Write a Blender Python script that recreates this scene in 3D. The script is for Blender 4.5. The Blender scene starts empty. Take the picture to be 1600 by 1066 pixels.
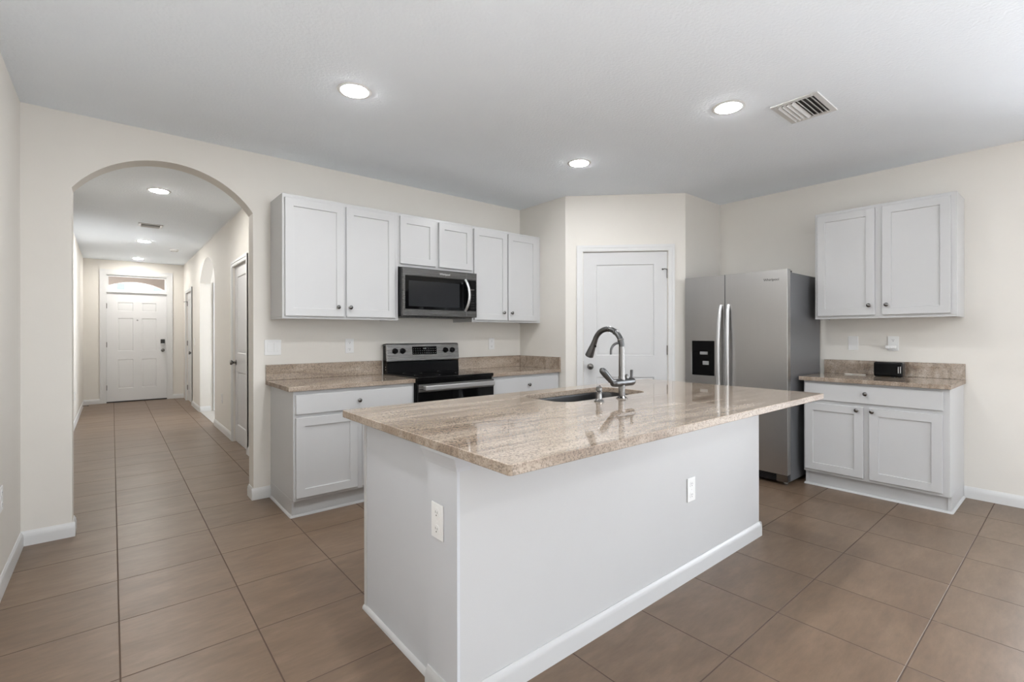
import bpy, bmesh, math, random
from mathutils import Vector, Matrix

PI = math.pi
R = math.radians
scene = bpy.context.scene
C = scene.collection
random.seed(4)

# ------------------------------------------------------------------ camera
cam_d = bpy.data.cameras.new('camera')
cam_d.sensor_fit = 'HORIZONTAL'
cam_d.sensor_width = 36.0
cam_d.lens = 749.2 / 1600 * 36.0
cam_d.shift_y = -10.4 / 1600
cam_d.clip_start = 0.05
cam = bpy.data.objects.new('camera', cam_d)
C.objects.link(cam)
cam.matrix_world = (Matrix.Translation((0, 0, 1.259)) @ Matrix.Rotation(-0.6951, 4, 'Z')
                    @ Matrix.Rotation(PI / 2, 4, 'X') @ Matrix.Rotation(-0.0017, 4, 'Z'))
scene.camera = cam

# ------------------------------------------------------------------ world, exposure
world = bpy.data.worlds.new('sky')
scene.world = world
world.use_nodes = True
bg = world.node_tree.nodes['Background']
wn_, wl_ = world.node_tree.nodes, world.node_tree.links
tc_ = wn_.new('ShaderNodeTexCoord')
sz_ = wn_.new('ShaderNodeSeparateXYZ')
wl_.new(tc_.outputs['Generated'], sz_.inputs[0])
cr_ = wn_.new('ShaderNodeMapRange')                 # soft overcast sky above, brighter lower half added to light the ceiling
cr_.inputs['From Min'].default_value = -0.03
cr_.inputs['From Max'].default_value = 0.05
wl_.new(sz_.outputs[2], cr_.inputs['Value'])
wm_ = wn_.new('ShaderNodeMix')
wm_.data_type = 'RGBA'
wm_.inputs['A'].default_value = (1.22, 1.26, 1.31, 1)
wm_.inputs['B'].default_value = (0.92, 0.99, 1.07, 1)
wl_.new(cr_.outputs[0], wm_.inputs['Factor'])
wl_.new(wm_.outputs['Result'], bg.inputs['Color'])
bg.inputs['Strength'].default_value = 4.9
scene.view_settings.view_transform = 'Standard'
scene.view_settings.look = 'None'
scene.view_settings.gamma = 1
scene.view_settings.use_curve_mapping = False
scene.view_settings.exposure = 1.34
LAMP = 92.0          # emission of the kitchen's recessed lamps
HALL_LAMP = 116.0     # emission of the hall's recessed lamps


def portal(name, loc, rot, sx, sy):
    d = bpy.data.lights.new(name, 'AREA')
    d.shape = 'RECTANGLE'
    d.size, d.size_y = sx, sy
    d.cycles.is_portal = True
    o = bpy.data.objects.new(name, d)
    C.objects.link(o)
    o.location = loc
    o.rotation_euler = rot


# daylight enters through the glazing in the rear wall
portal('rear_window_daylight', (2.3, -4.9, 1.4), (R(90), 0, 0), 1.2, 1.8)
portal('side_passage_daylight', (2.94, 8.53, 1.4), (0, R(90), 0), 1.9, 1.45)
portal('added_left_window_daylight', (-0.34, -3.8, 1.4), (0, R(-90), 0), 2.0, 1.4)  # portal for the added left window
portal('sliding_door_daylight', (4.94, -1.85, 1.15), (0, R(90), 0), 2.3, 3.9)

# ------------------------------------------------------------------ constants
HC = 2.65            # ceiling
YB = 4.07            # back wall plane
XR = 5.04            # right wall plane
XL = -0.42           # left wall plane
CT = 0.905           # counter top
CTH = 0.032
TILE = 0.4572


# ------------------------------------------------------------------ materials
def new_mat(name):
    m = bpy.data.materials.new(name)
    m.use_nodes = True
    return m, m.node_tree.nodes, m.node_tree.links, m.node_tree.nodes['Principled BSDF']


def lin(r, g, b):
    f = lambda c: (c / 255 / 12.92) if c <= 10 else ((c / 255 + 0.055) / 1.055) ** 2.4
    return (f(r), f(g), f(b), 1)


def plain(name, col, rough=0.5, metal=0.0, bump=None, spec=0.5, coat=0.0):
    m, N, L, b = new_mat(name)
    geo = N.new('ShaderNodeNewGeometry')
    no = N.new('ShaderNodeTexNoise')
    no.inputs['Scale'].default_value = 6
    L.new(geo.outputs['Position'], no.inputs['Vector'])
    mix = N.new('ShaderNodeMix')
    mix.data_type = 'RGBA'
    mix.inputs['A'].default_value = tuple(c * 0.985 for c in col[:3]) + (1,)
    mix.inputs['B'].default_value = tuple(min(1, c * 1.015) for c in col[:3]) + (1,)
    L.new(no.outputs['Fac'], mix.inputs['Factor'])
    L.new(mix.outputs['Result'], b.inputs['Base Color'])
    b.inputs['Roughness'].default_value = rough
    b.inputs['Metallic'].default_value = metal
    b.inputs['Specular IOR Level'].default_value = spec
    b.inputs['Coat Weight'].default_value = coat
    if bump:
        n2 = N.new('ShaderNodeTexNoise')
        n2.inputs['Scale'].default_value = bump[0]
        n2.inputs['Detail'].default_value = 3
        L.new(geo.outputs['Position'], n2.inputs['Vector'])
        bp = N.new('ShaderNodeBump')
        bp.inputs['Strength'].default_value = bump[1]
        bp.inputs['Distance'].default_value = bump[2]
        L.new(n2.outputs['Fac'], bp.inputs['Height'])
        L.new(bp.outputs['Normal'], b.inputs['Normal'])
    return m


def emit(name, col, s):
    m, N, L, b = new_mat(name)
    b.inputs['Base Color'].default_value = (0.9, 0.9, 0.9, 1)
    b.inputs['Emission Color'].default_value = col
    b.inputs['Emission Strength'].default_value = s
    return m


def glass_mat():
    m, N, L, b = new_mat('window_glass')
    out = N['Material Output']
    tr = N.new('ShaderNodeBsdfTransparent')
    gl = N.new('ShaderNodeBsdfGlossy')
    gl.inputs['Roughness'].default_value = 0.0
    fr = N.new('ShaderNodeFresnel')
    fr.inputs['IOR'].default_value = 1.45
    mx = N.new('ShaderNodeMixShader')
    L.new(fr.outputs[0], mx.inputs[0])
    L.new(tr.outputs[0], mx.inputs[1])
    L.new(gl.outputs[0], mx.inputs[2])
    L.new(mx.outputs[0], out.inputs['Surface'])
    return m


def steel(name, col, rough, axis='Z'):
    """brushed steel, the grain running along axis"""
    m, N, L, b = new_mat(name)
    geo = N.new('ShaderNodeNewGeometry')
    mp = N.new('ShaderNodeMapping')
    sc = {'Z': (160, 160, 2.0), 'X': (2.0, 260, 260)}[axis]
    mp.inputs['Scale'].default_value = sc
    L.new(geo.outputs['Position'], mp.inputs['Vector'])
    no = N.new('ShaderNodeTexNoise')
    no.inputs['Scale'].default_value = 1.0
    no.inputs['Detail'].default_value = 4
    L.new(mp.outputs[0], no.inputs['Vector'])
    mr = N.new('ShaderNodeMapRange')
    mr.inputs['To Min'].default_value = rough * 0.92
    mr.inputs['To Max'].default_value = rough * 1.1
    L.new(no.outputs['Fac'], mr.inputs['Value'])
    L.new(mr.outputs[0], b.inputs['Roughness'])
    mix = N.new('ShaderNodeMix')
    mix.data_type = 'RGBA'
    mix.inputs['A'].default_value = tuple(c * 0.97 for c in col[:3]) + (1,)
    mix.inputs['B'].default_value = tuple(min(1, c * 1.03) for c in col[:3]) + (1,)
    L.new(no.outputs['Fac'], mix.inputs['Factor'])
    L.new(mix.outputs['Result'], b.inputs['Base Color'])
    b.inputs['Metallic'].default_value = 1.0
    if axis == 'X':
        tg = N.new('ShaderNodeTangent')
        tg.direction_type = 'RADIAL'
        tg.axis = 'Z'
        L.new(tg.outputs[0], b.inputs['Tangent'])
        b.inputs['Anisotropic'].default_value = 0.75
    return m


def granite_mat(name='granite', rough=0.035, ior=1.95):
    m, N, L, b = new_mat(name)
    geo = N.new('ShaderNodeNewGeometry')
    mp = N.new('ShaderNodeMapping')
    mp.inputs['Rotation'].default_value = (0, 0, R(9))
    mp.inputs['Scale'].default_value = (1.1, 8.5, 5.0)
    L.new(geo.outputs['Position'], mp.inputs['Vector'])
    st = N.new('ShaderNodeTexNoise')
    st.inputs['Scale'].default_value = 1.6
    st.inputs['Detail'].default_value = 8
    st.inputs['Roughness'].default_value = 0.55
    st.inputs['Distortion'].default_value = 0.9
    L.new(mp.outputs[0], st.inputs['Vector'])
    r1 = N.new('ShaderNodeValToRGB')
    e = r1.color_ramp.elements
    e[0].position, e[0].color = 0.28, lin(124, 107, 93)
    e[1].position, e[1].color = 0.74, lin(184, 170, 155)
    x = e.new(0.44); x.color = lin(150, 134, 118)
    x = e.new(0.56); x.color = lin(165, 150, 135)
    L.new(st.outputs['Fac'], r1.inputs[0])
    # fine grains
    vo = N.new('ShaderNodeTexVoronoi')
    vo.inputs['Scale'].default_value = 210
    L.new(geo.outputs['Position'], vo.inputs['Vector'])
    r2 = N.new('ShaderNodeValToRGB')
    e = r2.color_ramp.elements
    e[0].position, e[0].color = 0.10, (0.46, 0.45, 0.45, 1)
    e[1].position, e[1].color = 0.85, (1.2, 1.21, 1.23, 1)
    x = e.new(0.32); x.color = (0.88, 0.87, 0.86, 1)
    sep = N.new('ShaderNodeSeparateColor')
    L.new(vo.outputs['Color'], sep.inputs[0])
    L.new(sep.outputs[0], r2.inputs[0])
    mu = N.new('ShaderNodeMix')
    mu.data_type = 'RGBA'
    mu.blend_type = 'MULTIPLY'
    mu.inputs['Factor'].default_value = 0.7
    L.new(r1.outputs[0], mu.inputs['A'])
    L.new(r2.outputs[0], mu.inputs['B'])
    L.new(mu.outputs['Result'], b.inputs['Base Color'])
    b.inputs['Roughness'].default_value = rough
    b.inputs['IOR'].default_value = ior
    return m


def tile_mat():
    m, N, L, b = new_mat('floor_tile')
    geo = N.new('ShaderNodeNewGeometry')
    mp = N.new('ShaderNodeMapping')
    mp.inputs['Location'].default_value = (-0.0217 / TILE + 20, -4.0975 / TILE + 40, 0)
    mp.inputs['Scale'].default_value = (1 / TILE, 1 / TILE, 1)
    L.new(geo.outputs['Position'], mp.inputs['Vector'])
    fr = N.new('ShaderNodeVectorMath'); fr.operation = 'FRACTION'
    L.new(mp.outputs[0], fr.inputs[0])
    fl = N.new('ShaderNodeVectorMath'); fl.operation = 'FLOOR'
    L.new(mp.outputs[0], fl.inputs[0])
    sx = N.new('ShaderNodeSeparateXYZ')
    L.new(fr.outputs[0], sx.inputs[0])

    def edge(out):
        a = N.new('ShaderNodeMath'); a.operation = 'SUBTRACT'
        a.inputs[1].default_value = 0.5
        L.new(out, a.inputs[0])
        c = N.new('ShaderNodeMath'); c.operation = 'ABSOLUTE'
        L.new(a.outputs[0], c.inputs[0])
        return c.outputs[0]
    mxm = N.new('ShaderNodeMath'); mxm.operation = 'MAXIMUM'
    L.new(edge(sx.outputs[0]), mxm.inputs[0])
    L.new(edge(sx.outputs[1]), mxm.inputs[1])
    gr = N.new('ShaderNodeMapRange')
    gr.inputs['From Min'].default_value = 0.4925
    gr.inputs['From Max'].default_value = 0.4965
    L.new(mxm.outputs[0], gr.inputs['Value'])          # 1 inside the grout
    wn = N.new('ShaderNodeTexWhiteNoise'); wn.noise_dimensions = '3D'
    L.new(fl.outputs[0], wn.inputs['Vector'])
    # clouded, diagonal veining; each tile gets its own offset
    off = N.new('ShaderNodeVectorMath'); off.operation = 'MULTIPLY_ADD'
    off.inputs[1].default_value = (7, 7, 7)
    L.new(wn.outputs['Color'], off.inputs[0])
    L.new(geo.outputs['Position'], off.inputs[2])
    m2 = N.new('ShaderNodeMapping')
    m2.inputs['Rotation'].default_value = (0, 0, R(-28))
    m2.inputs['Scale'].default_value = (1.0, 2.6, 1)
    L.new(off.outputs[0], m2.inputs['Vector'])
    no = N.new('ShaderNodeTexNoise')
    no.inputs['Scale'].default_value = 3.2
    no.inputs['Detail'].default_value = 7
    no.inputs['Roughness'].default_value = 0.6
    no.inputs['Distortion'].default_value = 0.5
    L.new(m2.outputs[0], no.inputs['Vector'])
    rp = N.new('ShaderNodeValToRGB')
    e = rp.color_ramp.elements
    e[0].position, e[0].color = 0.3, lin(106, 86, 69)
    e[1].position, e[1].color = 0.72, lin(125, 104, 86)
    x = e.new(0.5); x.color = lin(114, 94, 76)
    L.new(no.outputs['Fac'], rp.inputs[0])
    m3 = N.new('ShaderNodeMapping')
    m3.inputs['Rotation'].default_value = (0, 0, R(-34))
    m3.inputs['Scale'].default_value = (1.0, 4.5, 1)
    L.new(off.outputs[0], m3.inputs['Vector'])
    n3 = N.new('ShaderNodeTexNoise')
    n3.inputs['Scale'].default_value = 9
    n3.inputs['Detail'].default_value = 9
    n3.inputs['Roughness'].default_value = 0.72
    L.new(m3.outputs[0], n3.inputs['Vector'])
    r3 = N.new('ShaderNodeMapRange')
    r3.inputs['From Min'].default_value = 0.3
    r3.inputs['From Max'].default_value = 0.7
    r3.inputs['To Min'].default_value = 0.86
    r3.inputs['To Max'].default_value = 1.14
    L.new(n3.outputs['Fac'], r3.inputs['Value'])
    m4 = N.new('ShaderNodeMix'); m4.data_type = 'RGBA'; m4.blend_type = 'MULTIPLY'
    m4.inputs['Factor'].default_value = 1
    L.new(rp.outputs[0], m4.inputs['A'])
    L.new(r3.outputs[0], m4.inputs['B'])
    tv = N.new('ShaderNodeMapRange')
    tv.inputs['To Min'].default_value = 0.94
    tv.inputs['To Max'].default_value = 1.06
    L.new(wn.outputs['Value'], tv.inputs['Value'])
    mu = N.new('ShaderNodeMix'); mu.data_type = 'RGBA'; mu.blend_type = 'MULTIPLY'
    mu.inputs['Factor'].default_value = 1
    L.new(m4.outputs['Result'], mu.inputs['A'])
    L.new(tv.outputs[0], mu.inputs['B'])
    mg = N.new('ShaderNodeMix'); mg.data_type = 'RGBA'
    mg.inputs['B'].default_value = lin(82, 66, 55)
    L.new(gr.outputs[0], mg.inputs['Factor'])
    L.new(mu.outputs['Result'], mg.inputs['A'])
    L.new(mg.outputs['Result'], b.inputs['Base Color'])
    rr = N.new('ShaderNodeMapRange')
    rr.inputs['To Min'].default_value = 0.36
    rr.inputs['To Max'].default_value = 0.85
    L.new(gr.outputs[0], rr.inputs['Value'])
    L.new(rr.outputs[0], b.inputs['Roughness'])
    bp = N.new('ShaderNodeBump'); bp.invert = True
    bp.inputs['Strength'].default_value = 0.4
    bp.inputs['Distance'].default_value = 0.003
    L.new(gr.outputs[0], bp.inputs['Height'])
    L.new(bp.outputs['Normal'], b.inputs['Normal'])
    return m


M = dict(
    wall=plain('wall_paint', lin(223, 219, 212), 0.6, bump=(160, 0.12, 0.002), spec=0.3),
    ceil=plain('ceiling_texture', lin(242, 248, 255), 0.8, bump=(60, 0.45, 0.006), spec=0.2),
    trim=plain('trim_paint', lin(216, 216, 215), 0.35),
    door=plain('door_paint', lin(205, 205, 205), 0.35),
    fdoor=plain('front_door_paint', lin(222, 222, 222), 0.4),
    cab=plain('cabinet_paint', lin(196, 196, 196), 0.33),
    panel=plain('shade_lifted_white', lin(200, 202, 206), 0.4),  # white lightened in colour to lift the island's shaded end
    island=plain('knee_wall_paint', lin(192, 192, 192), 0.45, bump=(160, 0.06, 0.002)),
    plate=plain('white_plastic', lin(230, 230, 229), 0.3),
    slot=plain('dark_slot', lin(52, 48, 46), 0.6),
    knob=plain('brushed_nickel', (0.20, 0.195, 0.19, 1), 0.22, 1.0),
    chrome=plain('polished_steel', (0.25, 0.245, 0.24, 1), 0.13, 1.0),
    dchrome=plain('dark_steel_hose', (0.13, 0.13, 0.13, 1), 0.32, 1.0),
    steel=steel('brushed_steel', (0.50, 0.49, 0.48, 1), 0.30, 'Z'),
    msteel=steel('microwave_steel', (0.15, 0.147, 0.143, 1), 0.27, 'X'),
    steelx=steel('brushed_steel_appliance', (0.23, 0.226, 0.22, 1), 0.27, 'X'),
    hsteel=plain('handle_steel', (0.60, 0.60, 0.60, 1), 0.42, 1.0),
    fside=plain('fridge_side_paint', lin(118, 119, 122), 0.38, 0.35),
    sinks=plain('sink_steel', (0.13, 0.13, 0.13, 1), 0.35, 1.0),
    black=plain('black_enamel', lin(12, 12, 13), 0.2, spec=0.15),
    glass=plain('black_glass', lin(8, 8, 9), 0.05, spec=0.22),
    mwin=plain('oven_window_screen', lin(34, 35, 37), 0.14, spec=0.35),
    dark=plain('dark_plastic', lin(26, 26, 28), 0.4),
    grey=plain('grey_plastic', lin(150, 150, 150), 0.35),
    paper=plain('white_paper', lin(240, 236, 228), 0.7),
    granite=granite_mat(),
    granite_edge=granite_mat('granite_honed_edge', 0.55, 1.42),
    tile=tile_mat(),
    pane=glass_mat(),
    wood=plain('grey_plank', lin(178, 174, 168), 0.5),
    stucco=plain('beige_stucco', lin(150, 138, 128), 0.9, bump=(80, 0.3, 0.004)),
    concrete=plain('pale_concrete', lin(178, 174, 168), 0.9),
    skyblue=plain('sky_patch_blue', lin(70, 92, 108), 0.5),
    white_wall=plain('white_stucco', lin(240, 240, 240), 0.9),
    lamp=emit('lamp_diffuser', (0.96, 0.98, 1.0, 1), LAMP),
    hlamp=emit('hall_lamp_diffuser', (1.0, 0.975, 0.94, 1), HALL_LAMP),
)


# ------------------------------------------------------------------ mesh builder
def flat_faces(o):
    """large faces keep their own normal beside small eased edges"""
    w = o.modifiers.new('weighted_normal', 'WEIGHTED_NORMAL')
    w.weight = 100
    w.keep_sharp = True


class MB:
    def __init__(self):
        self.bm = bmesh.new()

    def box(self, x0, x1, y0, y1, z0, z1, bev=0.0, seg=2):
        r = bmesh.ops.create_cube(self.bm, size=1.0, matrix=Matrix.Translation(((x0 + x1) / 2, (y0 + y1) / 2, (z0 + z1) / 2))
                                  @ Matrix.Diagonal((abs(x1 - x0), abs(y1 - y0), abs(z1 - z0), 1)))
        if bev:
            es = {e for v in r['verts'] for e in v.link_edges}
            bmesh.ops.bevel(self.bm, geom=list(es), offset=bev, segments=seg, affect='EDGES', profile=0.5)
        return self

    def loop_skin(self, loops, cap0=True, cap1=True, closed=True):
        rows = [[self.bm.verts.new(p) for p in lp] for lp in loops]
        n = len(rows[0])
        for a, c in zip(rows, rows[1:]):
            for i in range(n if closed else n - 1):
                j = (i + 1) % n
                self.bm.faces.new((a[i], a[j], c[j], c[i]))
        if cap0:
            self.bm.faces.new(rows[0][::-1])
        if cap1:
            self.bm.faces.new(rows[-1])
        return self

    def cyl(self, p0, p1, r0, r1=None, n=20):
        r1 = r0 if r1 is None else r1
        return self.tube([p0, p1], [r0, r1], n)

    def tube(self, pts, rad, n=14, flat=1.0):
        pts = [Vector(p) for p in pts]
        if not isinstance(rad, (list, tuple)):
            rad = [rad] * len(pts)
        loops = []
        t0 = (pts[1] - pts[0]).normalized()
        ref = Vector((1, 0, 0)) if abs(t0.x) < 0.9 else Vector((0, 1, 0))
        u = (ref - t0 * ref.dot(t0)).normalized()
        for i, p in enumerate(pts):
            t = (pts[min(i + 1, len(pts) - 1)] - pts[max(i - 1, 0)]).normalized()
            u = (u - t * u.dot(t)).normalized()
            w = t.cross(u)
            loops.append([p + rad[i] * (math.cos(k * 2 * PI / n) * u + flat * math.sin(k * 2 * PI / n) * w) for k in range(n)])
        return self.loop_skin(loops)

    def lathe(self, prof, org=(0, 0, 0), axis=(0, 0, 1), n=24):
        """prof: (radius, distance along axis)"""
        ax = Vector(axis).normalized()
        ref = Vector((1, 0, 0)) if abs(ax.x) < 0.9 else Vector((0, 0, 1))
        u = (ref - ax * ref.dot(ax)).normalized()
        w = ax.cross(u)
        o = Vector(org)
        loops = [[o + ax * d + max(r, 1e-4) * (math.cos(k * 2 * PI / n) * u + math.sin(k * 2 * PI / n) * w) for k in range(n)] for r, d in prof]
        return self.loop_skin(loops)

    def prism(self, poly, axis, a, b):
        def P(p, t):
            return {'X': (t, p[0], p[1]), 'Y': (p[0], t, p[1]), 'Z': (p[0], p[1], t)}[axis]
        A = [self.bm.verts.new(P(p, a)) for p in poly]
        B = [self.bm.verts.new(P(p, b)) for p in poly]
        n = len(poly)
        for i in range(n):
            j = (i + 1) % n
            self.bm.faces.new((A[i], A[j], B[j], B[i]))
        self.bm.faces.new(A[::-1])
        self.bm.faces.new(B)
        return self

    def relief(self, xs, zs, cells, yf, yb, prof, c=0.003):
        """slab facing -y on a grid xs by zs; the cells are sunk following prof [(inset, depth)]; outer edge chamfered by c"""
        bm = self.bm
        nx, nz = len(xs), len(zs)

        def ins(i, L):
            return L[i] + (c if i == 0 else -c if i == len(L) - 1 else 0)
        V = [[bm.verts.new((ins(i, xs), yf, ins(j, zs))) for j in range(nz)] for i in range(nx)]
        for i in range(nx - 1):
            for j in range(nz - 1):
                q = [V[i][j], V[i + 1][j], V[i + 1][j + 1], V[i][j + 1]]
                if (i, j) not in cells:
                    bm.faces.new(q)
                    continue
                x0, x1, z0, z1 = xs[i], xs[i + 1], zs[j], zs[j + 1]
                prev = q
                for s, d in prof:
                    cur = [bm.verts.new(p) for p in ((x0 + s, yf + d, z0 + s), (x1 - s, yf + d, z0 + s), (x1 - s, yf + d, z1 - s), (x0 + s, yf + d, z1 - s))]
                    for k in range(4):
                        bm.faces.new((prev[k], prev[(k + 1) % 4], cur[(k + 1) % 4], cur[k]))
                    prev = cur
                bm.faces.new(prev)
        ring = ([(i, 0) for i in range(nx)] + [(nx - 1, j) for j in range(1, nz)]
                + [(i, nz - 1) for i in range(nx - 2, -1, -1)] + [(0, j) for j in range(nz - 2, 0, -1)])
        a = [V[i][j] for i, j in ring]
        m1 = [bm.verts.new((xs[i], yf + c, zs[j])) for i, j in ring]
        m2 = [bm.verts.new((xs[i], yb, zs[j])) for i, j in ring]
        n = len(ring)
        for p, q in ((a, m1), (m1, m2)):
            for k in range(n):
                l = (k + 1) % n
                bm.faces.new((p[k], p[l], q[l], q[k]))
        bm.faces.new(m2)
        return self

    def build(self, name, mat, parent=None, loc=(0, 0, 0), rz=0.0, ang=35):
        bmesh.ops.recalc_face_normals(self.bm, faces=self.bm.faces)
        me = bpy.data.meshes.new(name)
        self.bm.to_mesh(me)
        self.bm.free()
        me.materials.append(mat)
        for p in me.polygons:
            p.use_smooth = True
        me.set_sharp_from_angle(angle=R(ang))
        o = bpy.data.objects.new(name, me)
        C.objects.link(o)
        flat_faces(o)
        o.parent = parent
        o.location = loc
        o.rotation_euler = (0, 0, rz)
        return o


def tag(o, label, cat, group=None):
    o['label'] = label
    o['category'] = cat
    if group:
        o['group'] = group
    return o


def thing(name, label, cat, loc=(0, 0, 0), rz=0.0, group=None):
    o = bpy.data.objects.new(name, None)
    o.empty_display_size = 0.1
    C.objects.link(o)
    o.location = loc
    o.rotation_euler = (0, 0, rz)
    return tag(o, label, cat, group)


def struct(o, label=None):
    o['kind'] = 'structure'
    if label:
        o['label'] = label
    return o


def copy_tree(o, parent=None):
    c = o.copy()
    C.objects.link(c)
    c.parent = parent
    for ch in list(o.children):
        copy_tree(ch, c)
    return c


def text_mesh(txt, size, depth=0.0006):
    cu = bpy.data.curves.new('lettering', 'FONT')
    cu.body = txt
    cu.size = size
    cu.extrude = depth
    cu.align_x = 'CENTER'
    t = bpy.data.objects.new('lettering', cu)
    C.objects.link(t)
    bpy.context.view_layer.update()
    me = bpy.data.meshes.new_from_object(t.evaluated_get(bpy.context.evaluated_depsgraph_get()))
    bpy.data.objects.remove(t)
    bpy.data.curves.remove(cu)
    return me


def lettering(txt, size, x, y, z, mat, parent):
    me = text_mesh(txt, size)
    me.transform(Matrix.Translation((x, y, z)) @ Matrix.Rotation(PI / 2, 4, 'X'))
    me.materials.clear()
    me.materials.append(mat)
    o = bpy.data.objects.new('lettering', me)
    C.objects.link(o)
    o.parent = parent
    return o


def slab_mesh(outer, holes, z0, z1, bev=0.003):
    """horizontal slab with eased edges, as a filled 2D curve"""
    cu = bpy.data.curves.new('slab', 'CURVE')
    cu.dimensions = '2D'
    cu.fill_mode = 'BOTH'
    cu.extrude = (z1 - z0) / 2 - bev
    cu.bevel_depth = bev
    cu.bevel_resolution = 2
    cu.offset = -bev
    for lp in [outer] + holes:
        sp = cu.splines.new('POLY')
        sp.points.add(len(lp) - 1)
        for p, q in zip(sp.points, lp):
            p.co = (q[0], q[1], 0, 1)
        sp.use_cyclic_u = True
    t = bpy.data.objects.new('slab', cu)
    C.objects.link(t)
    bpy.context.view_layer.update()
    me = bpy.data.meshes.new_from_object(t.evaluated_get(bpy.context.evaluated_depsgraph_get()))
    bpy.data.objects.remove(t)
    bpy.data.curves.remove(cu)
    me.transform(Matrix.Translation((0, 0, (z0 + z1) / 2)))
    return me


def mesh_obj(name, me, mat, parent=None, loc=(0, 0, 0), rz=0):
    me.materials.clear()
    me.materials.append(mat)
    me.materials.append(M['granite_edge'])
    for p in me.polygons:
        p.material_index = 1 if abs(p.normal.z) < 0.999 else 0
    for p in me.polygons:
        p.use_smooth = True
    me.set_sharp_from_angle(angle=R(50))
    o = bpy.data.objects.new(name, me)
    C.objects.link(o)
    flat_faces(o)
    o.parent = parent
    o.location = loc
    o.rotation_euler = (0, 0, rz)
    return o


def rrect(x0, x1, y0, y1, r, n=8):
    out = []
    for cx, cy, a0 in ((x1 - r, y1 - r, 0), (x0 + r, y1 - r, 90), (x0 + r, y0 + r, 180), (x1 - r, y0 + r, 270)):
        for k in range(n + 1):
            a = R(a0 + 90 * k / n)
            out.append((cx + r * math.cos(a), cy + r * math.sin(a)))
    return out


def seg_arch(x0, x1, spring, apex, n=36):
    """points of a segmental arch from x0 to x1"""
    w, h = (x1 - x0) / 2, apex - spring
    rad = (w * w + h * h) / (2 * h)
    cx, cz = (x0 + x1) / 2, apex - rad
    a = math.asin(min(1, w / rad))
    return [(cx + rad * math.sin(-a + 2 * a * k / n), cz + rad * math.cos(-a + 2 * a * k / n)) for k in range(n + 1)]


# ------------------------------------------------------------------ the setting
YE = 11.58           # end wall of the hall
HX0, HX1 = -0.40, 1.10
A0, A1, ASP, AAP = -0.193, 0.826, 2.185, 2.455      # archway in the back wall
YRB = -5.0

struct(MB().box(-0.6, 5.25, YRB - 0.15, YE + 0.2, -0.1, 0).build('floor', M['tile']), 'brown square floor tiles with dark grout')
struct(MB().box(-0.6, 5.25, YRB - 0.15, YE + 0.15, HC, HC + 0.1).build('ceiling', M['ceil']), 'grey white textured ceiling')

back = [(-0.57, 0), (A0, 0)] + seg_arch(A0, A1, ASP, AAP) + [(A1, 0), (5.2, 0), (5.2, HC), (-0.57, HC)]
struct(MB().prism(back, 'Y', YB, YB + 0.15).build('wall_back', M['wall'], ang=20), 'cream back wall with a wide archway to the hall')
struct(MB().box(-0.57, XL, -3.1, YB, 0, HC).box(-0.57, XL, YRB, -4.5, 0, HC).box(-0.57, XL, -4.5, -3.1, 2.4, HC).box(-0.57, XL, -4.5, -3.1, 0, 0.4).build('wall_left', M['wall']), 'cream wall at the left edge')
struct(MB().box(XR, XR + 0.16, 0.1, YB, 0, HC).box(XR, XR + 0.16, YRB, -3.8, 0, HC).box(XR, XR + 0.16, -3.8, 0.1, 2.3, HC).build('wall_right', M['wall']), 'cream wall behind the refrigerator')

# pantry enclosure: short return, diagonal with the door, side beside the refrigerator
PX, PY = 3.51, 3.365
s2 = math.sqrt(0.5)
DL = 1.176
P0 = (PX, PY)
P1 = (PX + DL * s2, PY - DL * s2)
struct(MB().prism([(PX, YB), (PX, PY), (PX + 0.1, PY + 0.04), (PX + 0.1, YB)], 'Z', 0, HC).build('wall_pantry_return', M['wall']), 'short cream wall beside the range counter')
struct(MB().prism([P1, (XR, P1[1]), (XR, P1[1] + 0.1), (P1[0] + 0.04, P1[1] + 0.1)], 'Z', 0, HC).build('wall_pantry_side', M['wall']), 'cream wall between pantry door and refrigerator')
LS0, LS1, LH = 0.178, 1.004, 2.083                  # pantry door opening
dw = [(0, 0), (LS0, 0), (LS0, LH), (LS1, LH), (LS1, 0), (DL, 0), (DL, HC), (0, HC)]
struct(MB().prism(dw, 'Y', 0, 0.1).build('wall_pantry_diagonal', M['wall'], None, (PX, PY, 0), R(-45)), 'cream diagonal wall with the pantry door')

# rear wall with a sliding door and a window, behind the camera
YR0 = YRB - 0.15
rw = MB()
for b in ((-0.57, -0.2, 0, HC), (-0.2, 1.7, 0, HC), (1.7, 2.9, 0, 0.5), (1.7, 2.9, 2.3, HC), (2.9, 5.2, 0, HC)):
    rw.box(b[0], b[1], YR0, YRB, b[2], b[3])
struct(rw.build('wall_rear', M['wall']))


def glazed(name, x0, x1, z0, z1, y, mull, th=0.06, loc=(0, 0, 0), rz=0):
    f = MB()
    w = 0.05
    f.box(x0, x0 + w, y, y + th, z0, z1).box(x1 - w, x1, y, y + th, z0, z1)
    f.box(x0 + w, x1 - w, y, y + th, z0, z0 + w).box(x0 + w, x1 - w, y, y + th, z1 - w, z1)
    for x in mull:
        f.box(x - w / 2, x + w / 2, y, y + th, z0 + w, z1 - w)
    o = struct(f.build(name, M['trim'], None, loc, rz))
    MB().box(x0 + w, x1 - w, y + th / 2 - 0.003, y + th / 2 + 0.003, z0 + w, z1 - w).build('pane', M['pane'], o)
    return o


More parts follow.
